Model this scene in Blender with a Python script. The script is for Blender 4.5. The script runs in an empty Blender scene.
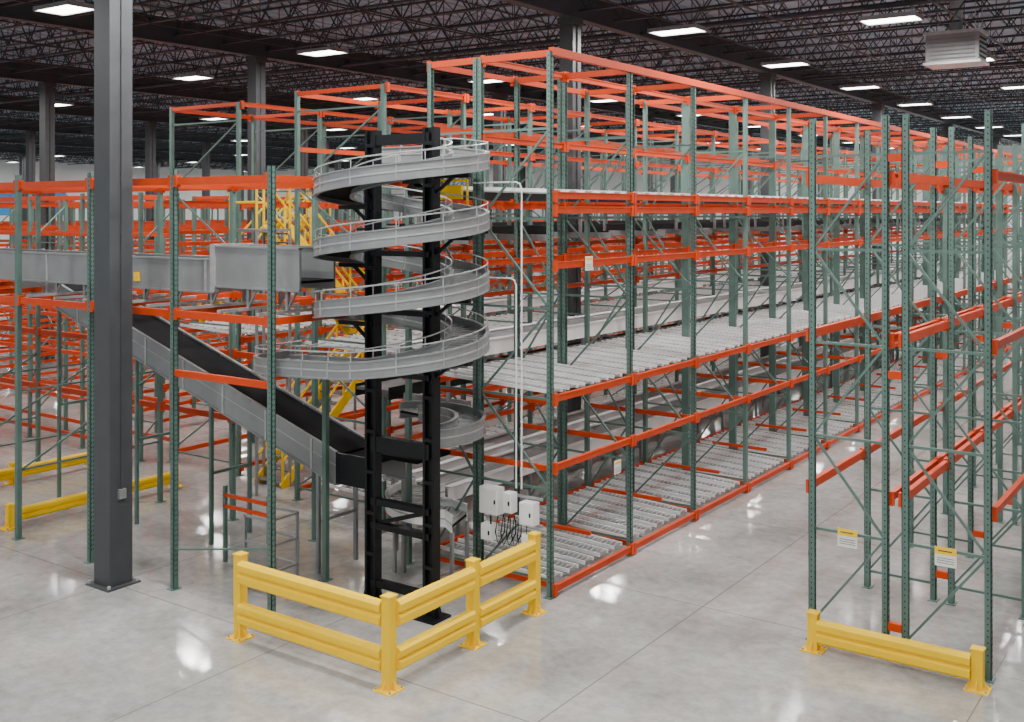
import bpy, math, random
from mathutils import Vector
random.seed(4)
S = bpy.context.scene

# ---------------------------------------------------------------- materials
def mat(name, col, rough=0.5, metal=0.0, var=0.08, scale=3.0, emit=None, spec=None):
    m = bpy.data.materials.new(name); m.use_nodes = True
    nt = m.node_tree; b = nt.nodes['Principled BSDF']
    b.inputs['Roughness'].default_value = rough
    b.inputs['Metallic'].default_value = metal
    if spec is not None: b.inputs['Specular IOR Level'].default_value = spec
    if emit:
        b.inputs['Emission Color'].default_value = (*col, 1)
        b.inputs['Emission Strength'].default_value = emit
        b.inputs['Base Color'].default_value = (*col, 1)
        return m
    geo = nt.nodes.new('ShaderNodeNewGeometry')
    n = nt.nodes.new('ShaderNodeTexNoise'); n.inputs['Scale'].default_value = scale
    n.inputs['Detail'].default_value = 4
    nt.links.new(geo.outputs['Position'], n.inputs['Vector'])
    r = nt.nodes.new('ShaderNodeValToRGB')
    r.color_ramp.elements[0].position = 0.3; r.color_ramp.elements[1].position = 0.7
    r.color_ramp.elements[0].color = (*[c*(1-var) for c in col], 1)
    r.color_ramp.elements[1].color = (*[min(1, c*(1+var)) for c in col], 1)
    nt.links.new(n.outputs['Fac'], r.inputs['Fac'])
    nt.links.new(r.outputs['Color'], b.inputs['Base Color'])
    return m

M = {}
M['green'] = mat('rack_green_paint', (0.095, 0.170, 0.145), 0.45, 0, .12)
M['orange'] = mat('beam_orange_paint', (0.60, 0.053, 0.005), 0.5, 0, .08, spec=.3)
M['yellow'] = mat('safety_yellow_paint', (1.0, 0.62, 0.0), 0.5, 0, .03, spec=.25)
M['steel'] = mat('galvanised_steel', (0.46, 0.47, 0.47), 0.38, 0.45, .12, 8)
M['lgrey'] = mat('light_grey_paint', (0.27, 0.28, 0.285), 0.38, 0.3, .08)
M['white'] = mat('white_conveyor_paint', (0.9, 0.91, 0.91), 0.4, 0.0, .03)
M['black'] = mat('black_steel_paint', (0.005, 0.006, 0.008), 0.45, 0.0, .2, spec=.3)
M['belt'] = mat('black_belt', (0.010, 0.010, 0.011), 0.85, 0.0, .2, spec=.12)
M['dark'] = mat('dark_hole', (0.015, 0.02, 0.02), 0.8, 0.0, .1)
M['column'] = mat('charcoal_column_paint', (0.052, 0.056, 0.062), 0.45, 0.0, .1)
M['joist'] = mat('black_joist_paint', (0.028, 0.033, 0.040), 0.5, 0.0, .15)
M['girder'] = mat('dark_girder_paint', (0.038, 0.045, 0.054), 0.55, 0.0, .1)
M['paper'] = mat('sign_white', (0.8, 0.8, 0.76), 0.6, 0.0, .03)
M['ink'] = mat('sign_ink', (0.08, 0.08, 0.08), 0.7, 0.0, .03)
M['blue'] = mat('blue_wall_paint', (0.05, 0.36, 0.75), 0.6, 0.0, .05)
M['wall'] = mat('white_wall_paint', (0.88, 0.88, 0.87), 0.7, 0.0, .03, .5)
M['walk'] = mat('grey_walkway_deck', (0.22, 0.22, 0.22), 0.5, 0.2, .1)
M['lens'] = mat('lamp_lens', (1, 0.98, 0.94), 0.3, emit=14)

# ---------------------------------------------------------------- mesh builder
class MB:
    def __init__(s): s.v = []; s.f = []; s.m = []; s.names = []
    def mi(s, m):
        if m not in s.names: s.names.append(m)
        return s.names.index(m)
    def hexa(s, P, m):
        o = len(s.v); s.v += [tuple(p) for p in P]; k = s.mi(m)
        for f in ((0,3,2,1),(4,5,6,7),(0,1,5,4),(1,2,6,5),(2,3,7,6),(3,0,4,7)):
            s.f.append(tuple(o+i for i in f)); s.m.append(k)
    def box(s, x0, x1, y0, y1, z0, z1, m):
        if x0 > x1: x0, x1 = x1, x0
        if y0 > y1: y0, y1 = y1, y0
        if z0 > z1: z0, z1 = z1, z0
        s.hexa([(x0,y0,z0),(x1,y0,z0),(x1,y1,z0),(x0,y1,z0),(x0,y0,z1),(x1,y0,z1),(x1,y1,z1),(x0,y1,z1)], m)
    def beam(s, p, q, w, h, m, up=(0,0,1)):
        p = Vector(p); q = Vector(q); d = (q-p).normalized(); u = Vector(up)
        if abs(d.dot(u)) > .99: u = Vector((0,1,0))
        a = d.cross(u).normalized(); b = a.cross(d).normalized()
        a = a*w/2; b = b*h/2
        s.hexa([p-a-b, p+a-b, p+a+b, p-a+b, q-a-b, q+a-b, q+a+b, q-a+b], m)
    def sweep(s, prof, path, m, closed_ends=True):
        o = len(s.v); n = len(prof); k = s.mi(m)
        for pos, sd in path:
            for a, z in prof:
                s.v.append((pos[0]+sd[0]*a, pos[1]+sd[1]*a, pos[2]+z))
        for i in range(len(path)-1):
            for j in range(n):
                a = o+i*n+j; b = o+i*n+(j+1) % n
                s.f.append((a, b, b+n, a+n)); s.m.append(k)
        if closed_ends:
            s.f.append(tuple(o+j for j in range(n))[::-1]); s.m.append(k)
            e = o+(len(path)-1)*n
            s.f.append(tuple(e+j for j in range(n))); s.m.append(k)
    def tube(s, pts, r, m, n=6):
        o = len(s.v); k = s.mi(m); pts = [Vector(p) for p in pts]
        for i, p in enumerate(pts):
            d = (pts[min(i+1, len(pts)-1)]-pts[max(i-1, 0)]).normalized()
            u = Vector((0,0,1)) if abs(d.z) < .95 else Vector((0,1,0))
            a = d.cross(u).normalized(); b = a.cross(d).normalized()
            for j in range(n):
                t = 2*math.pi*j/n
                s.v.append(tuple(p+a*math.cos(t)*r+b*math.sin(t)*r))
        for i in range(len(pts)-1):
            for j in range(n):
                a = o+i*n+j; b = o+i*n+(j+1) % n
                s.f.append((a, b, b+n, a+n)); s.m.append(k)
        s.f.append(tuple(o+j for j in range(n))); s.m.append(k)
        e = o+(len(pts)-1)*n
        s.f.append(tuple(e+j for j in range(n))); s.m.append(k)
    def obj(s, name, arr=None, parent=None):
        me = bpy.data.meshes.new(name); me.from_pydata(s.v, [], s.f)
        for nme in s.names: me.materials.append(M[nme])
        me.polygons.foreach_set('material_index', s.m); me.update()
        import bmesh
        bm = bmesh.new(); bm.from_mesh(me); bmesh.ops.recalc_face_normals(bm, faces=bm.faces); bm.to_mesh(me); bm.free()
        ob = bpy.data.objects.new(name, me); S.collection.objects.link(ob)
        if parent: ob.parent = parent
        if arr:
            for cnt, off in arr:
                a = ob.modifiers.new('Array', 'ARRAY'); a.count = cnt
                a.use_relative_offset = False; a.use_constant_offset = True
                a.constant_offset_displace = off
        return ob

# ---------------------------------------------------------------- room shell
XL, XR, YB, YN, ZC = -105, 12, 92, -8, 11.9
def floor_mat():
    m = bpy.data.materials.new('polished_concrete'); m.use_nodes = True
    nt = m.node_tree; N = nt.nodes; L = nt.links; b = N['Principled BSDF']
    geo = N.new('ShaderNodeNewGeometry')
    def noise(sc, det=5, rough=.6):
        n = N.new('ShaderNodeTexNoise'); n.inputs['Scale'].default_value = sc
        n.inputs['Detail'].default_value = det; n.inputs['Roughness'].default_value = rough
        L.new(geo.outputs['Position'], n.inputs['Vector']); return n
    n1 = noise(.5, 7, .62); n2 = noise(5, 7, .75)
    r = N.new('ShaderNodeValToRGB'); r.color_ramp.elements[0].position = .34; r.color_ramp.elements[1].position = .66
    r.color_ramp.elements[0].color = (.32, .312, .300, 1); r.color_ramp.elements[1].color = (.52, .51, .495, 1)
    L.new(n1.outputs['Fac'], r.inputs['Fac'])
    r2 = N.new('ShaderNodeValToRGB'); r2.color_ramp.elements[0].position = .33; r2.color_ramp.elements[1].position = .6
    r2.color_ramp.elements[0].color = (.74, .73, .72, 1); r2.color_ramp.elements[1].color = (1, 1, 1, 1)
    L.new(n2.outputs['Fac'], r2.inputs['Fac'])
    mx = N.new('ShaderNodeMix'); mx.data_type = 'RGBA'; mx.blend_type = 'MULTIPLY'; mx.inputs[0].default_value = 1
    L.new(r.outputs['Color'], mx.inputs[6]); L.new(r2.outputs['Color'], mx.inputs[7])
    sep = N.new('ShaderNodeSeparateXYZ'); L.new(geo.outputs['Position'], sep.inputs[0])
    def joint(sock, off, per):
        a = N.new('ShaderNodeMath'); a.operation = 'ADD'; a.inputs[1].default_value = off; L.new(sock, a.inputs[0])
        p = N.new('ShaderNodeMath'); p.operation = 'PINGPONG'; p.inputs[1].default_value = per/2; L.new(a.outputs[0], p.inputs[0])
        c = N.new('ShaderNodeMath'); c.operation = 'LESS_THAN'; c.inputs[1].default_value = .009; L.new(p.outputs[0], c.inputs[0])
        return c.outputs[0]
    j1 = joint(sep.outputs[0], 14.6+39.5, 3.95); j2 = joint(sep.outputs[1], -9.95+43.7, 4.37)
    mm = N.new('ShaderNodeMath'); mm.operation = 'MAXIMUM'; L.new(j1, mm.inputs[0]); L.new(j2, mm.inputs[1])
    mx2 = N.new('ShaderNodeMix'); mx2.data_type = 'RGBA'; mx2.inputs[7].default_value = (.20, .19, .18, 1)
    L.new(mm.outputs[0], mx2.inputs[0]); L.new(mx.outputs[2], mx2.inputs[6])
    L.new(mx2.outputs[2], b.inputs['Base Color'])
    rr = N.new('ShaderNodeMapRange'); rr.inputs[3].default_value = .07; rr.inputs[4].default_value = .12
    L.new(n2.outputs['Fac'], rr.inputs[0]); L.new(rr.outputs[0], b.inputs['Roughness'])
    b.inputs['IOR'].default_value = 1.7
    return m
M['floor'] = floor_mat()
M['deck'] = mat('roof_deck_paint', (0.33, 0.45, 0.56), 0.7, 0.0, .08)

b = MB(); b.box(XL, XR, YN, YB, -.2, 0, 'floor'); b.obj('floor')
b = MB(); b.box(XL, XR, YN, YB, ZC, ZC+.1, 'deck')
for i in range(int((XR-XL)/.6)):
    b.box(XL+i*.6, XL+i*.6+.25, YN, YB, ZC-.05, ZC, 'deck')
b.obj('ceiling')
b = MB(); b.box(XL, XR, YB, YB+.2, 0, ZC, 'wall')
for i in range(12): b.box(XL+9*i, XL+9*i+.04, YB-.01, YB, 0, ZC, 'lgrey')
b.obj('wall_back')
b = MB(); b.box(XL-.2, XL, YN, YB, 0, ZC, 'wall'); b.box(XL, XL+.03, YN, 66, 5.4, 7.9, 'blue')
b.obj('wall_left')
b = MB(); b.box(XR, XR+.2, YN, YB, 0, ZC, 'wall'); b.obj('wall_right')

gx = [-14.57+11.85*k for k in range(-6, 3)]
b = MB()
for x in gx:
    b.box(x-.15, x+.15, YN, YB, 10.72, 10.76, 'girder'); b.box(x-.02, x+.02, YN, YB, 10.76, 11.4, 'girder')
    b.box(x-.15, x+.15, YN, YB, 11.4, 11.44, 'girder')
b.obj('roof_girder')
b = MB()
x = XL+.1; zb, zt = 10.95, ZC-.12
b.box(XL+.05, XR-.05, -.05, .05, zb, zb+.05, 'joist'); b.box(XL+.05, XR-.05, -.05, .05, zt, zt+.05, 'joist')
while x < XR-1.2:
    b.beam((x, 0, zt), (x+.6, 0, zb), .03, .03, 'joist'); b.beam((x+.6, 0, zb), (x+1.2, 0, zt), .03, .03, 'joist')
    b.beam((x+.6, 0, zb), (x+.6, 0, zt), .018, .018, 'joist')
    x += 1.2
o = b.obj('roof_joists', [(51, (0, 1.8, 0))]); o.location.y = 0.3
b = MB()
for i in range(38):
    x = -102+i*2.96
    b.box(x-.02, x+.02, YN+.1, YB-.1, zb-.03, zb, 'joist')
    for j in range(50):
        y = .3+1.8*j
        if x > -60:
            b.beam((x, y, zb), (x, y+1.8, zt), .018, .018, 'joist'); b.beam((x, y, zt), (x, y+1.8, zb), .018, .018, 'joist')
b.obj('roof_bridging')
b = MB()
for i in range(26):
    x = -100+4*i+1.4
    b.tube([(x, YN+.2, 10.86), (x, YB-.2, 10.86)], .03, 'girder')
for y in (14, 27, 40, 53, 66, 79):
    b.tube([(XL+.2, y, 10.86), (XR-.2, y, 10.86)], .055, 'girder')
b.obj('sprinkler_pipes')

def column(x, y):
    b = MB(); s = .2
    b.box(x-s, x+s, y-s, y+s, .02, 10.72, 'column')
    b.box(x-s-.09, x+s+.09, y-s-.09, y+s+.09, 0, .025, 'column')
    b.box(x-s-.04, x+s+.04, y-s-.04, y+s+.04, 10.55, 10.72, 'column')
    for dx in (-1, 1):
        for dy in (-1, 1): b.box(x+dx*.24-.02, x+dx*.24+.02, y+dy*.24-.02, y+dy*.24+.02, .025, .07, 'steel')
    b.box(x+s, x+s+.05, y-.06, y+.06, 1.35, 1.5, 'lgrey'); b.box(x+s, x+s+.03, y-.015, y+.015, 1.5, 10.5, 'column')
    b.obj('steel_column')
for k in range(-6, 2):
    for j in range(0, 7):
        x = -14.57+11.85*k; y = 9.95+13.3*j
        if x > -5 or (j == 0 and k < 0 and k > -3): continue
        column(x, y)

def lamp(x, y):
    z = 10.5
    b = MB()
    b.box(-.66, .66, -.38, .38, .04, .11, 'lgrey'); b.box(-.3, .3, -.1, .1, .11, .17, 'lgrey')
    b.box(-.69, -.66, -.41, .41, 0, .11, 'lgrey'); b.box(.66, .69, -.41, .41, 0, .11, 'lgrey')
    b.box(-.66, .66, -.41, -.38, 0, .1, 'lgrey'); b.box(-.66, .66, .38, .41, 0, .1, 'lgrey')
    b.box(-.65, .65, -.37, .37, .02, .04, 'lens')
    for sx in (-.5, .5): b.tube([(sx, 0, .11), (sx, 0, .3)], .006, 'lgrey')
    o = b.obj('high_bay_light'); o.location = (x, y, z)
    l = bpy.data.lights.new('lamp_glow', 'AREA'); l.shape = 'RECTANGLE'; l.size = 1.3; l.size_y = .74
    l.energy = 490; l.color = (1, .985, .955)
    lo = bpy.data.objects.new('lamp_glow', l); S.collection.objects.link(lo); lo.parent = o; lo.location = (0, 0, 0.0)
for rx, y0, sp in ((-2.2, 6, 8.7), (-7.6, 1, 8.7), (-12.7, 2.2, 7.8), (-23.1, 6.1, 8.4), (-31.2, 7.1, 8.7), (-44, 9.8, 8.7), (-56, 8, 10), (-70, 12, 12), (-84, 10, 14), (-98, 14, 14)):  # last row, nearest the left wall, is added to brighten that wall
    y = y0
    while y < 88: lamp(rx, y); y += sp

# ---------------------------------------------------------------- racks
def upright(b, x, y, H, face=1, detail=False, w=.08):
    h = w/2
    if detail:
        fx = x+face*h
        b.box(fx-face*.01, fx, y-h, y+h, .01, H, 'green')
        b.box(x-h, x+h, y-h, y-h+.01, .01, H, 'green'); b.box(x-h, x+h, y+h-.01, y+h, .01, H, 'green')
        z = .2
        while z < H-.05:
            for dy in (-.018, .018):
                b.box(x+h, x+h+.001, y+dy-.007, y+dy+.007, z, z+.028, 'dark')
            b.box(x-.008, x+.008, y-h-.001, y-h, z+.025, z+.045, 'dark')
            z += .0762
    else:
        b.box(x-h, x+h, y-h, y+h, .01, H, 'green')
    b.box(x-.07, x+.07, y-.09, y+.09, 0, .012, 'green')
def frame(b, xa, xb, y, H, detail=False, pan=1.25):
    upright(b, xa, y, H, -1, detail); upright(b, xb, y, H, 1, detail)
    z = .25; k = 0
    while z < H-.1:
        b.beam((xa+.04, y, z), (xb-.04, y, z), .03, .035, 'green')
        z2 = z+pan
        if z2 < H-.05:
            p, q = (xa+.04, xb-.04) if k % 2 == 0 else (xb-.04, xa+.04)
            b.beam((p, y, z+.04), (q, y, z2-.04), .03, .03, 'green')
        z = z2; k += 1
def rbeam(b, x, y0, y1, z, h=.11, side=1, m='orange'):
    b.box(x-.025, x+.025, y0+.04, y1-.04, z-h/2, z+h/2, m)
    b.box(x-.03+side*.012, x+.03+side*.012, y0+.04, y1-.04, z+h/2-.012, z+h/2+.004, m)
    for yy in (y0+.045, y1-.045):
        b.box(x-.03+side*.02, x+.03+side*.02, yy-.035, yy+.035, z-.10, z+.08, m)

P = 2.44
RX = [(-4.99, -4.02), (-3.77, -2.78)]
for ri, (xa, xb) in enumerate(RX):
    b = MB(); n = 20; y0 = 14.1; H = 7.0
    for i in range(n+1):
        frame(b, xa, xb, y0+i*P, H, detail=i < 3)
        if i < n:
            for x, s in ((xa, -1), (xb, 1)):
                for z in (2.05, 4.1, 6.2): rbeam(b, x+s*.045, y0+i*P, y0+(i+1)*P, z, .11, s)
    if ri == 0:
        for i in range(n+1):
            for z in (.40, 3.65, 6.45): b.box(-4.02+.04, -3.77-.04, y0+i*P-.04, y0+i*P+.04, z-.05, z+.05, 'orange')
    b.obj('pallet_rack')

Y0 = 13.35; NB = 19; HT = 8.15
b = MB()
for i in range(NB+1):
    y = Y0+i*P
    frame(b, -10.02, -8.72, y, HT, detail=i < 3, pan=1.35)
    frame(b, -11.03, -10.10, y, HT, detail=i < 2, pan=1.35)
    b.box(-11.03, -8.72, y-.03, y+.03, HT-.08, HT+.02, 'orange')
    if i < NB:
        for z in (.12, 1.93, 2.96, 4.95, 5.78, 6.0): rbeam(b, -8.68, y, y+P, z, .1, 1)
        b.box(-8.75, -8.66, y, y+P, HT-.06, HT+.06, 'orange')
        for z in (.2, 2.96, 4.95, 5.85, 6.9, 8.12): rbeam(b, -10.02, y, y+P, z, .09, 1)
        for z in (.25, 3.0, 5.0, 5.9, 7.1, 8.12): rbeam(b, -11.07, y, y+P, z, .09, -1)
        for z in (.16, 1.9, 2.9): b.box(-11.0, -8.75, y+.05, y+.09, z-.04, z+.04, 'orange')
        b.box(-10.0, -8.75, y+P/2-.02, y+P/2+.02, .62, .68, 'orange')
MAIN = b.obj('carton_flow_rack')

def lanes_bay(b, x0, x1, z0, z1, wheel='steel', step=.085, n=5, gap=.2):
    w = (P-.12)/n
    for k in range(n):
        ya = .06+k*w+gap/2; yb2 = .06+(k+1)*w-gap/2
        for y in (ya, yb2):
            b.beam((x0, y, z0+.01), (x1, y, z1+.01), .026, .055, 'white')
        m = int((x1-x0)/step)
        for j in range(m):
            t = (j+.5)/m; x = x0+(x1-x0)*t; z = z0+(z1-z0)*t
            b.box(x-.016, x+.016, ya, yb2, z-.004, z+.024, wheel)
        if k: 
            y = .06+k*w
            b.beam((x0, y, z0-.03), (x1, y, z1-.03), .03, .03, 'lgrey')
for (xa, xb, za, zb2) in ((-10.95, -8.78, .30, .20), (-10.95, -8.78, 3.12, 3.02), (-10.95, -8.78, 6.14, 6.06)):
    b = MB(); lanes_bay(b, xa, xb, za, zb2)
    o = b.obj('flow_lanes', [(NB, (0, P, 0))], MAIN); o.location.y = Y0

def module(name, xs, y0, n, H, levels, pan=1.5, lanes=()):
    b = MB()
    for i in range(n+1):
        y = y0+i*P
        for xa, xb in xs: frame(b, xa, xb, y, H, pan=pan)
        b.box(xs[0][0], xs[-1][1], y-.03, y+.03, H-.08, H, 'orange')
        if i < n:
            for xa, xb in xs:
                for z in levels:
                    rbeam(b, xb+.04, y, y+P, z, .09, 1); rbeam(b, xa-.04, y, y+P, z, .09, -1)
    par = b.obj(name)
    for (xa, xb, z) in lanes:
        b = MB(); lanes_bay(b, xa, xb, z+.08, z, step=.2)
        o = b.obj('flow_lanes', [(n, (0, P, 0))], par); o.location.y = y0
module('carton_flow_rack', [(-15.8, -13.5)], 14.96, 18, HT, (.2, 1.4, 2.96, 4.0, 5.0, 5.9, 7.0, 8.1), lanes=((-15.75, -13.55, .3), (-15.75, -13.55, 3.05), (-15.75, -13.55, 5.95)))
module('carton_flow_rack', [(-20.6, -18.3)], 15.6, 18, HT, (.2, 1.5, 2.96, 4.1, 5.0, 5.9, 8.1), lanes=((-20.5, -18.4, 3.05),))
for k, x in enumerate((-25.2, -29.4, -33.6, -38, -43, -49, -56)):
    module('storage_rack', [(x, x+1.6)], 17.4+.9*(k % 2), 17 if k < 4 else 13, 6.2, (.3, 1.2, 2.1, 3.0, 4.2, 5.2, 6.0), pan=1.5)

b = MB()
for (x0, x1, ya) in ((-13.42, -12.65, Y0+.8), (-17.9, -17.1, 19.5)):
    for z in (2.55, 5.36):
        b.box(x0, x1, ya, Y0+NB*P, z, z+.05, 'walk')
        b.box(x0-.03, x0, ya, Y0+NB*P, z-.12, z+.1, 'black'); b.box(x1, x1+.03, ya, Y0+NB*P, z-.12, z+.1, 'black')
for i in range(NB):
    y = Y0+1.2+i*P
    for z in (2.45, 5.26): b.box(-13.42, -11.15, y-.04, y+.04, z-.06, z+.06, 'walk')
b.obj('walkway_deck')

def conveyor(name, x, y0, y1, z, w=.7, legz=0.0, white=True, sh=.14):
    b = MB(); h = w/2; m = 'white' if white else 'black'
    for s in (-1, 1):
        b.box(x+s*h-.02, x+s*h+.02, y0, y1, z-sh, z+.05, m)
        b.box(x+s*h-.07, x+s*h+.07, y0, y1, z+.05, z+.065, m)
        b.box(x+s*h-.03, x+s*h+.03, y0, y1, z-sh, z-sh+.02, m)
    y = y0+.05
    while y < y1:
        b.tube([(x-h, y, z+.01), (x+h, y, z+.01)], .03, 'steel', 6); y += .085 if y < 26 else .2
    b.box(x-h, x+h, y0, y1, z-.1, z-.08, 'lgrey')
    y = y0+.3
    while y < y1:
        for s in (-1, 1): b.box(x+s*h-.03, x+s*h+.03, y-.02, y+.02, legz, z-sh, 'lgrey')
        b.box(x-h, x+h, y-.02, y+.02, (z+legz)/2-.02, (z+legz)/2+.02, 'lgrey'); y += 2.2
    b.obj(name)
conveyor('roller_conveyor', -11.75, 14.25, 58, 1.0, .70, 0, True, .2)
conveyor('roller_conveyor', -12.9, 14.6, 58, 1.0, .62, 0, True, .18)
conveyor('roller_conveyor', -11.85, 14.0, 58, 3.4, .85, 2.51, True, .22)
conveyor('roller_conveyor', -11.95, 14.2, 58, 6.1, .7, 5.32, False)
conveyor('roller_conveyor', -16.5, 19.6, 58, 3.4, .7, 2.6, True, .2)

def arcpath(cx, cy, r, a0, a1, z0, z1, n=20):
    out = []
    for i in range(n+1):
        t = i/n; a = math.radians(a0+(a1-a0)*t)
        out.append(((cx+r*math.cos(a), cy+r*math.sin(a), z0+(z1-z0)*t), (math.cos(a), math.sin(a))))
    return out
def curved_conveyor(name, path, w, gh=.14, gb=.12, legs=None, rail=False, bed='steel', gm='lgrey'):
    b = MB(); h = w/2
    for s in (-1, 1):
        b.sweep([(s*h-.012, -gb), (s*h+.012, -gb), (s*h+.012, gh), (s*h-.012, gh)], path, gm)
        b.sweep([(s*h-.03, gh-.02), (s*h+.03, gh-.02), (s*h+.03, gh), (s*h-.03, gh)], path, gm)
        b.sweep([(s*h-.03, -gb), (s*h+.03, -gb), (s*h+.03, -gb+.02), (s*h-.03, -gb+.02)], path, gm)
        b.sweep([(s*h-.02, -.01), (s*h+.02, -.01), (s*h+.02, .012), (s*h-.02, .012)], path, 'steel')
    b.sweep([(-h, -.05), (h, -.05), (h, -.02), (-h, -.02)], path, 'belt')
    for i in range(len(path)-1):
        (p, sd), (q, sd2) = path[i], path[i+1]
        p = Vector(p); q = Vector(q); n = max(1, int((q-p).length/.075))
        for k in range(n):
            t = (k+.5)/n; c = p.lerp(q, t); v = Vector((sd[0]*(1-t)+sd2[0]*t, sd[1]*(1-t)+sd2[1]*t, 0)).normalized()
            b.beam(c-v*(h-.03), c+v*(h-.03), .045, .025, bed)
    if rail:
        for s in (-1, 1):
            b.tube([Vector(p)+Vector((sd[0], sd[1], 0))*s*h+Vector((0, 0, gh+.13)) for p, sd in path], .011, 'steel', 5)
            acc = 0
            for i in range(0, len(path)-1):
                acc += (Vector(path[i+1][0])-Vector(path[i][0])).length
                if acc > .42:
                    acc = 0; p, sd = path[i]; v = Vector((sd[0], sd[1], 0))
                    b.tube([Vector(p)+v*s*h+Vector((0, 0, gh)), Vector(p)+v*s*h+Vector((0, 0, gh+.13))], .009, 'steel', 4)
                    c = Vector(p)+v*s*(h+.014)
                    b.beam(c+Vector((0, 0, -gb)), c+Vector((0, 0, gh)), .02, .012, 'steel')
    if legs is not None:
        for i in range(2, len(path), 7):
            p, sd = path[i]
            for s in (-1, 1):
                b.box(p[0]+sd[0]*s*h-.025, p[0]+sd[0]*s*h+.025, p[1]+sd[1]*s*h-.025, p[1]+sd[1]*s*h+.025, legs, p[2]-gb, 'lgrey')
    return b, b.obj(name)
pth = arcpath(-10.95, 13.9, .80, 182, 300, 1.0, 1.0, 14)
pth = [((-11.75, 14.2, 1.0), (-1, 0))]+pth+[((-10.2, 13.05, 1.0), (.3, -.95))]
curved_conveyor('curved_conveyor', pth, .66, legs=0, gm='white')

# ---------------------------------------------------------------- spiral conveyor
CX, CY, RM, W = -10.2, 11.7, .98, .52
path = []
zt = lambda a: 6.5-.867*(35.2-a)/360
for i in range(6): path.append(((CX-1.3+1.3*i/6, CY+RM, zt(90)), (0, 1)))
a = 90.0; aend = -90-3*360
while a >= aend-.01:
    r = math.radians(a); path.append(((CX+RM*math.cos(r), CY+RM*math.sin(r), zt(a)), (math.cos(r), math.sin(r)))); a -= 7.5
ze = zt(aend)
for i in range(1, 6): path.append(((CX-1.25*i/5, CY-RM, ze-.01*i), (0, -1)))
for i in range(1, 13):
    r = math.radians(-90-7.5*i); path.append(((CX-1.25+RM*math.cos(r), CY+RM*math.sin(r), ze-.05-.01*i), (math.cos(r), math.sin(r))))
for i in range(1, 5): path.append(((CX-1.25-RM, CY+.1*i, ze-.17), (-1, 0)))
root = bpy.data.objects.new('spiral_conveyor', None); S.collection.objects.link(root)
_, o = curved_conveyor('spiral_track', path, W, gh=.12, gb=.12, rail=True); o.parent = root
b = MB()
zc = 6.95
for cx in (-10.76, -9.65):
    for s in (-1, 1):
        b.box(cx+s*.085-.02, cx+s*.085+.02, CY-.07, CY+.07, .03, zc, 'black')
    b.box(cx-.085, cx+.085, CY-.01, CY+.07, .03, zc, 'black')
    b.box(cx-.2, cx+.2, CY-.2, CY+.2, 0, .03, 'black')
    for s in (-1, 1): b.beam((cx+s*.17, CY, .03), (cx+s*.1, CY, .28), .05, .03, 'black')
    z = .7
    while z < 6.8:
        b.box(cx-.09, cx+.09, CY-.075, CY-.05, z, z+.05, 'black'); z += .6
for z, h in ((.3, .10), (1.15, .09), (1.5, .09), (2.35, .22), (3.4, .08), (4.3, .08), (5.15, .08), (6.8, .15)):
    b.box(-10.76, -9.65, CY-.06, CY+.06, z-h/2, z+h/2, 'black')
b.beam((-9.65, CY, 1.5), (-10.76, CY, 1.15), .04, .06, 'black')
a = 90.0
while a > aend:
    am = a % 180
    if abs(am) < 4:
        right = (round(a/180) % 2 == 0); z = zt(a)-.16
        x0 = -9.65 if right else -10.76; x1 = CX+(1.24 if right else -1.24)
        b.beam((x0, CY, z), (x1, CY, z), .06, .06, 'black'); b.beam((x0, CY, z-.3), (x1*.55+x0*.45, CY, z-.02), .04, .04, 'black')
    a -= 7.5
o = b.obj('support_frame'); o.parent = root
b = MB()
b.box(-11.3, -10.95, 12.97, 13.2, 6.2, 6.45, 'black'); b.tube([(-11.1, 12.95, 6.1), (-11.1, 13.2, 6.1)], .1, 'black', 12)
o = b.obj('drive_motor'); o.parent = root
_, o = curved_conveyor('lower_transfer_curve', arcpath(-10.35, 12.62, .55, 175, -55, 2.65, 2.45, 26), .42, gh=.12, gb=.14, rail=False); o.parent = root

# ---------------------------------------------------------------- incline belt conveyor
b = MB()
xa, za, xb, zb3 = -21.5, 4.75, -11.9, 1.78
for yy in (12.1, 12.95):
    b.hexa([(xa, yy-.02, za-.3), (xb, yy-.02, zb3-.3), (xb, yy+.02, zb3-.3), (xa, yy+.02, za-.3),
            (xa, yy-.02, za+.2), (xb, yy-.02, zb3+.2), (xb, yy+.02, zb3+.2), (xa, yy+.02, za+.2)], 'lgrey')
    b.beam((xa, yy, za+.2), (xb, yy, zb3+.2), .06, .03, 'lgrey'); b.beam((xa, yy, za-.3), (xb, yy, zb3-.3), .07, .03, 'lgrey')
    b.beam((xa, yy, za), (xb, yy, zb3), .05, .012, 'steel')
    for i in range(9):
        t = (i+.5)/9; x = xa+(xb-xa)*t; z = za+(zb3-za)*t
        b.box(x-.02, x+.02, yy-.035, yy+.035, z-.3, z+.2, 'steel')
b.beam((xa, 12.525, za+.15), (xb, 12.525, zb3+.15), .8, .05, 'belt')
b.beam((xa, 12.525, za-.2), (xb, 12.525, zb3-.2), .8, .03, 'lgrey')
b.box(xb, -11.2, 12.12, 12.93, 1.86, 1.92, 'belt'); b.box(xb, -11.2, 12.08, 12.12, 1.5, 1.98, 'black'); b.box(xb, -11.2, 12.93, 12.97, 1.5, 1.98, 'lgrey')
b.box(-11.2, -10.3, 12.15, 12.95, 2.0, 2.06, 'belt')
for x in (-12.3, -11.25, -14.9, -17, -19.5):
    t = max(0, (xb-x)/(xb-xa)); z = zb3+(za-zb3)*t-.3
    for yy in (12.1, 12.95): b.box(x-.03, x+.03, yy-.03, yy+.03, 0, z, 'green' if x < -12.4 else 'lgrey')
    b.box(x-.02, x+.02, 12.1, 12.95, z*.5, z*.5+.05, 'green' if x < -12.4 else 'lgrey')
b.obj('incline_belt_conveyor')

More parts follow.
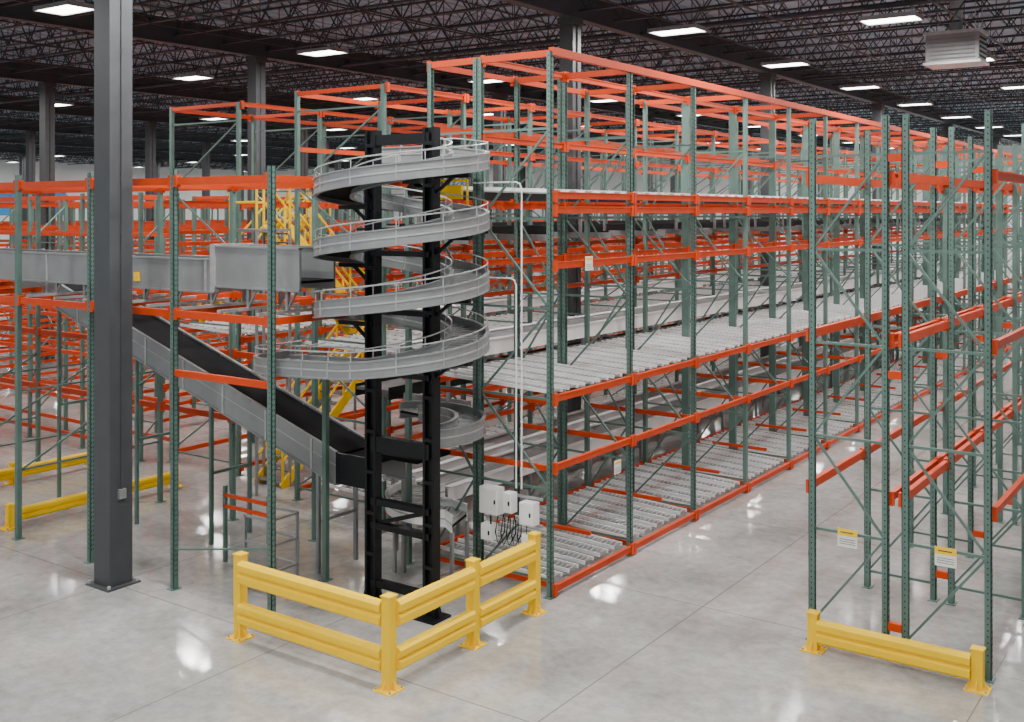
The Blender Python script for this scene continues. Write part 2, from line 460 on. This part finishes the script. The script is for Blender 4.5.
# ---------------------------------------------------------------- left mezzanine rack structure
b = MB()
xs = [-11.45-2.16*i for i in range(9)]
for i, x in enumerate(xs):
    upright(b, x, 10.35, 6.4, 1, i < 3, .085)
    upright(b, x, 13.3, 6.4, 1, False)
    if i < 8:
        for (y, zz) in ((10.35, (4.2, 6.22)), (13.3, (1.9, 3.1, 4.2, 6.22))):
            for z in zz:
                b.box(xs[i+1]+.05, x-.05, y-.03, y+.03, z-.055, z+.055, 'orange')
                b.box(xs[i+1]+.04, xs[i+1]+.1, y-.045, y+.045, z-.09, z+.09, 'orange'); b.box(x-.1, x-.04, y-.045, y+.045, z-.09, z+.09, 'orange')
    for z in (4.2, 6.22):
        b.box(x-.03, x+.03, 10.4, 13.26, z-.05, z+.05, 'orange')
    if i > 2:
        for z in (1.2, 2.6): b.beam((x, 10.39, z), (x, 13.26, z), .03, .03, 'green')
        b.beam((x, 10.39, 1.2), (x, 13.26, 2.6), .03, .03, 'green')
b.box(-13.61+.04, -11.45-.04, 10.32, 10.38, 3.25, 3.35, 'orange')
b.beam((-13.61, 10.35, .6), (-11.45, 10.35, 1.0), .025, .025, 'green')
upright(b, -12.0, 11.96, 3.3)
b.obj('mezzanine_rack_frame')
b = MB()
for y in (15.2, 16.2):
    for i in range(3, 14):
        x = -14.3-2.3*i
        upright(b, x, y, 6.2)
        for z in (.3, 1.2, 2.3, 3.2, 4.2, 5.2, 6.1): b.box(x-2.26, x-.04, y-.03, y+.03, z-.045, z+.045, 'orange')
        for z in (.5, 2.0, 3.5, 5):
            if y < 16: b.beam((x, y, z), (x, y+1.0, z+.9), .03, .03, 'green')
b.obj('shelving_rack')

b = MB()
for y in (10.95, 11.65):
    b.box(-30, -13.4, y-.015, y+.015, 4.5, 5.0, 'lgrey'); b.box(-30, -13.4, y-.035, y+.035, 4.99, 5.02, 'lgrey'); b.box(-30, -13.4, y-.035, y+.035, 4.48, 4.51, 'lgrey')
    b.box(-13.4, -11.5, y-.02, y+.02, 4.6, 5.22, 'lgrey'); b.box(-13.4, -11.5, y-.04, y+.04, 5.2, 5.23, 'lgrey')
    b.box(-13.4, -11.5, y-.04, y+.04, 4.58, 4.61, 'lgrey')
    for i in range(8): b.box(-29+2.2*i-.02, -29+2.2*i+.02, y-.03, y+.03, 4.5, 5.0, 'steel')
b.box(-30, -11.5, 10.95, 11.65, 4.7, 4.74, 'belt')
b.box(-13.46, -13.36, 10.9, 11.7, 4.5, 5.25, 'steel')
for i in range(8):
    x = -11.8-.85*i
    for y in (10.98, 11.62):
        b.beam((x, y, 4.6), (x, y, 4.27), .05, .05, 'lgrey'); b.beam((x, y, 4.3), (x+.18, y, 4.58), .03, .03, 'lgrey')
    b.box(x-.03, x+.03, 10.4, 12.0, 4.255, 4.3, 'steel')
b.box(-15.4, -15.28, 10.9, 10.93, 4.6, 4.75, 'yellow')
b.obj('mezzanine_conveyor')

def stair(x, y0, z0, z1, dy):
    b = MB(); n = int((z1-z0)/.2); w = .8
    y1 = y0+dy
    for s in (0, w):
        b.beam((x+s, y0, z0), (x+s, y1, z1), .04, .22, 'yellow')
        for hh in (.55, 1.05): b.tube([(x+s, y0, z0+hh), (x+s, y1, z1+hh)], .028, 'yellow')
        for k in range(6):
            t = k/5; yy = y0+dy*t; zz = z0+(z1-z0)*t
            b.tube([(x+s, yy, zz), (x+s, yy, zz+1.05)], .028, 'yellow')
    for k in range(n):
        t = (k+.5)/n; yy = y0+dy*t; zz = z0+(z1-z0)*t
        b.box(x, x+w, yy-.13, yy+.13, zz-.02, zz+.01, 'walk')
    e = y1+(.9 if dy > 0 else -.9)
    b.box(x, x+w, min(y1, e), max(y1, e), z1-.06, z1, 'walk')
    for hh in (.55, 1.05):
        b.tube([(x, y1, z1+hh), (x, e, z1+hh), (x+w, e, z1+hh)], .028, 'yellow')
    for px, py in ((x, e), (x+w, e)): b.tube([(px, py, z1), (px, py, z1+1.05)], .028, 'yellow')
    for px, py in ((x, e), (x+w, e), (x, y1), (x+w, y1)): b.tube([(px, py, 0), (px, py, z1)], .035, 'lgrey')
    b.obj('stair_flight')
stair(-17.5, 15.4, 0, 2.6, 3.0); stair(-17.5, 18.6, 2.6, 5.4, -3.0); stair(-22.6, 18.0, 2.9, 5.6, 3.0)

# ---------------------------------------------------------------- barriers
def rail_prof(z0, z1, t=.05):
    h = z1-z0
    return [(-.02, z0), (t, z0), (t+.035, z0+h*.12), (t+.035, z0+h*.38), (t, z0+h*.45), (t, z0+h*.55), (t+.035, z0+h*.62), (t+.035, z0+h*.88), (t, z1), (-.02, z1)]
def post(b, x, y, H, s=.065):
    b.box(x-s, x+s, y-s, y+s, .015, H, 'yellow'); b.box(x-s-.012, x+s+.012, y-s-.012, y+s+.012, H, H+.02, 'yellow')
    b.box(x-.14, x+.14, y-.14, y+.14, 0, .015, 'yellow')
    for dx in (-.11, .11):
        for dy in (-.11, .11): b.tube([(x+dx, y+dy, .015), (x+dx, y+dy, .04)], .014, 'steel', 6)
    for (ax, ay) in ((1, 0), (-1, 0), (0, 1), (0, -1)):
        b.beam((x+ax*.12, y+ay*.12, .015), (x+ax*.06, y+ay*.06, .12), .015, .02, 'yellow')
def rail(b, p, q, side, levels):
    for z0, z1 in levels:
        b.sweep(rail_prof(z0, z1), [((p[0], p[1], 0), side), ((q[0], q[1], 0), side)], 'yellow')
b = MB(); lv = ((.76, 1.06), (.22, .50))
for x, y in ((-11.32, 9.68), (-8.62, 9.65), (-8.60, 11.29), (-8.58, 12.72)): post(b, x, y, 1.12)
rail(b, (-11.25, 9.64), (-8.70, 9.64), (0, -1), lv)
rail(b, (-8.58, 9.72), (-8.58, 11.22), (1, 0), lv)
rail(b, (-8.58, 11.36), (-8.58, 12.65), (1, 0), lv)
b.obj('guard_rail')
b = MB()
for x in (-4.85, -2.83): post(b, x, 13.75, .48)
rail(b, (-4.78, 13.72), (-2.90, 13.72), (0, -1), ((.12, .42),))
b.obj('guard_rail')
b = MB()
for y in (10.6, 12.6, 14.2): post(b, -18.65, y, .42, .055)
rail(b, (-18.61, 10.67), (-18.61, 14.13), (1, 0), ((.12, .35),))
b.obj('guard_rail')
b = MB()
for y in (10.6, 12.4, 14.3): post(b, -21.7, y, .42, .055)
rail(b, (-21.66, 10.67), (-21.66, 14.23), (1, 0), ((.12, .35),))
b.obj('guard_rail')
b = MB()
for y in (12.2, 13.6): post(b, -25.0, y, 1.0)
rail(b, (-24.96, 12.1), (-24.96, 13.7), (1, 0), ((.12, .42), (.6, .9)))
b.obj('guard_rail')

# ---------------------------------------------------------------- signs on racks
def sign(x, y, z, w=.26, h=.24, axis='x'):
    b = MB()
    if axis == 'x':
        b.box(x-w/2, x+w/2, y-.004, y, z-h/2, z+h/2, 'paper'); b.box(x-w/2, x+w/2, y-.006, y-.004, z+h*.12, z+h/2, 'yellow')
        for k in range(3): b.box(x-w*.4, x+w*.4, y-.008, y-.004, z-.02-k*.03, z-.014-k*.03, 'ink')
        b.box(x-w*.35, x+w*.3, y-.008, y-.006, z+.065, z+.08, 'ink')
    else:
        b.box(x, x+.004, y-w/2, y+w/2, z-h/2, z+h/2, 'paper')
        for k in range(3): b.box(x+.004, x+.006, y-w*.38, y+w*.38, z-.02-k*.03, z-.014-k*.03, 'ink')
        b.box(x+.004, x+.006, y-w*.4, y+w*.4, z+.05, z+.09, 'yellow')
    b.obj('load_capacity_sign')
sign(-4.50, 14.05, 1.45); sign(-3.27, 14.05, 1.43)
sign(-8.62, 14.3, 4.95, .22, .22, 'y'); sign(-8.62, 15.2, 1.6, .22, .22, 'y')

# ---------------------------------------------------------------- electrical boxes + conduit
b = MB()
def ebox(x0, x1, z0, z1, d=.2, y=13.0):
    b.box(x0, x1, y, y+d, z0, z1, 'white'); b.box(x0+.015, x1-.015, y-.012, y, z0+.015, z1-.015, 'white')
    b.box(x1-.05, x1-.03, y-.03, y-.012, (z0+z1)/2-.03, (z0+z1)/2+.03, 'black')
ebox(-9.78, -9.44, 1.18, 1.58, .18); ebox(-9.04, -8.80, 1.12, 1.45, .18); ebox(-9.34, -9.18, 1.25, 1.55, .15)
ebox(-9.75, -9.55, .78, 1.02, .16); ebox(-9.0, -8.86, .76, .98, .14)
b.tube([(-9.6, 13.05, 1.02), (-9.6, 13.05, 1.15)], .015, 'black')
for k in range(5):
    x = -9.46+.1*k
    b.tube([(x, 13.05, 1.2), (x+.02, 12.95, .95), (x+.07, 12.95, .78), (x+.12, 13.05, .95), (x+.1, 13.08, 1.15)], .011, 'black')
b.box(-9.85, -8.78, 13.22, 13.26, 1.05, 1.09, 'steel'); b.box(-9.85, -8.78, 13.22, 13.26, 1.45, 1.49, 'steel')
b.obj('electrical_control_boxes')
b = MB()
for (x, zt_, xl) in ((-9.1, 6.2, -10.0), (-9.2, 4.75, -9.7)):
    b.tube([(xl, 13.15, zt_), (x-.1, 13.15, zt_), (x-.03, 13.15, zt_-.03), (x, 13.15, zt_-.1), (x, 13.15, 1.6)], .013, 'white')
b.obj('electrical_conduit')
for z in (5.95, 3.75):
    b = MB()
    b.box(-10.9, -10.3, 13.22, 13.27, z, z+.22, 'yellow')
    b.tube([(-11.0, 13.25, z+.3), (-10.2, 13.25, z+.3)], .02, 'yellow'); b.tube([(-11.0, 13.25, z-.4), (-11.0, 13.25, z+.3)], .02, 'yellow'); b.tube([(-10.2, 13.25, z-.4), (-10.2, 13.25, z+.3)], .02, 'yellow')
    b.obj('safety_gate')
b = MB()
for x in (-12.7, -12.15):
    for y in (10.95, 11.5): b.box(x-.02, x+.02, y-.02, y+.02, 0, 1.15, 'lgrey')
for z in (.35, .75, 1.13):
    b.box(-12.7, -12.15, 10.93, 10.97, z-.015, z+.015, 'lgrey'); b.box(-12.7, -12.15, 11.48, 11.52, z-.015, z+.015, 'lgrey')
    b.box(-12.17, -12.13, 10.95, 11.5, z-.015, z+.015, 'lgrey')
b.obj('service_stand')
b = MB()
for z in (.9, 1.08):
    b.box(-14.0, -12.9, 11.6, 11.65, z, z+.05, 'orange')
for x in (-14.0, -12.95): b.box(x, x+.05, 11.6, 11.66, 0, 1.25, 'green')
b.obj('stop_beam')

# hanging unit heater
b = MB()
x, y, z = -7.1, 31.7, 9.9
b.box(x-.7, x+.7, y-.5, y+.5, z, z+.85, 'lgrey'); b.box(x-.76, x+.76, y-.56, y+.56, z+.8, z+.88, 'steel'); b.box(x-.76, x+.76, y-.56, y+.56, z-.04, z+.03, 'steel')
for k in range(6): b.box(x-.6, x+.6, y-.53, y-.5, z+.1+k*.11, z+.13+k*.11, 'walk')
for k in range(5): b.box(x+.7, x+.72, y-.4, y+.4, z+.12+k*.13, z+.17+k*.13, 'dark')
b.tube([(x, y, z+.85), (x, y, ZC)], .18, 'steel', 12)
for sx in (-.6, .6):
    for sy in (-.45, .45): b.tube([(x+sx, y+sy, z+.85), (x+sx, y+sy, ZC)], .012, 'steel')
b.obj('unit_heater')

# ---------------------------------------------------------------- world + camera
w = bpy.data.worlds.new('World'); S.world = w; w.use_nodes = True
w.node_tree.nodes['Background'].inputs[0].default_value = (.94, .97, 1, 1)
w.node_tree.nodes['Background'].inputs[1].default_value = .65
c = bpy.data.cameras.new('cam'); c.lens = 1068/1024*36; c.sensor_width = 36; c.shift_y = -149/1024
c.clip_end = 300; c.clip_start = .1
co = bpy.data.objects.new('camera', c); S.collection.objects.link(co)
co.location = (0, 0, 5.75); co.rotation_euler = (math.radians(90), 0, math.radians(35.2))
S.camera = co
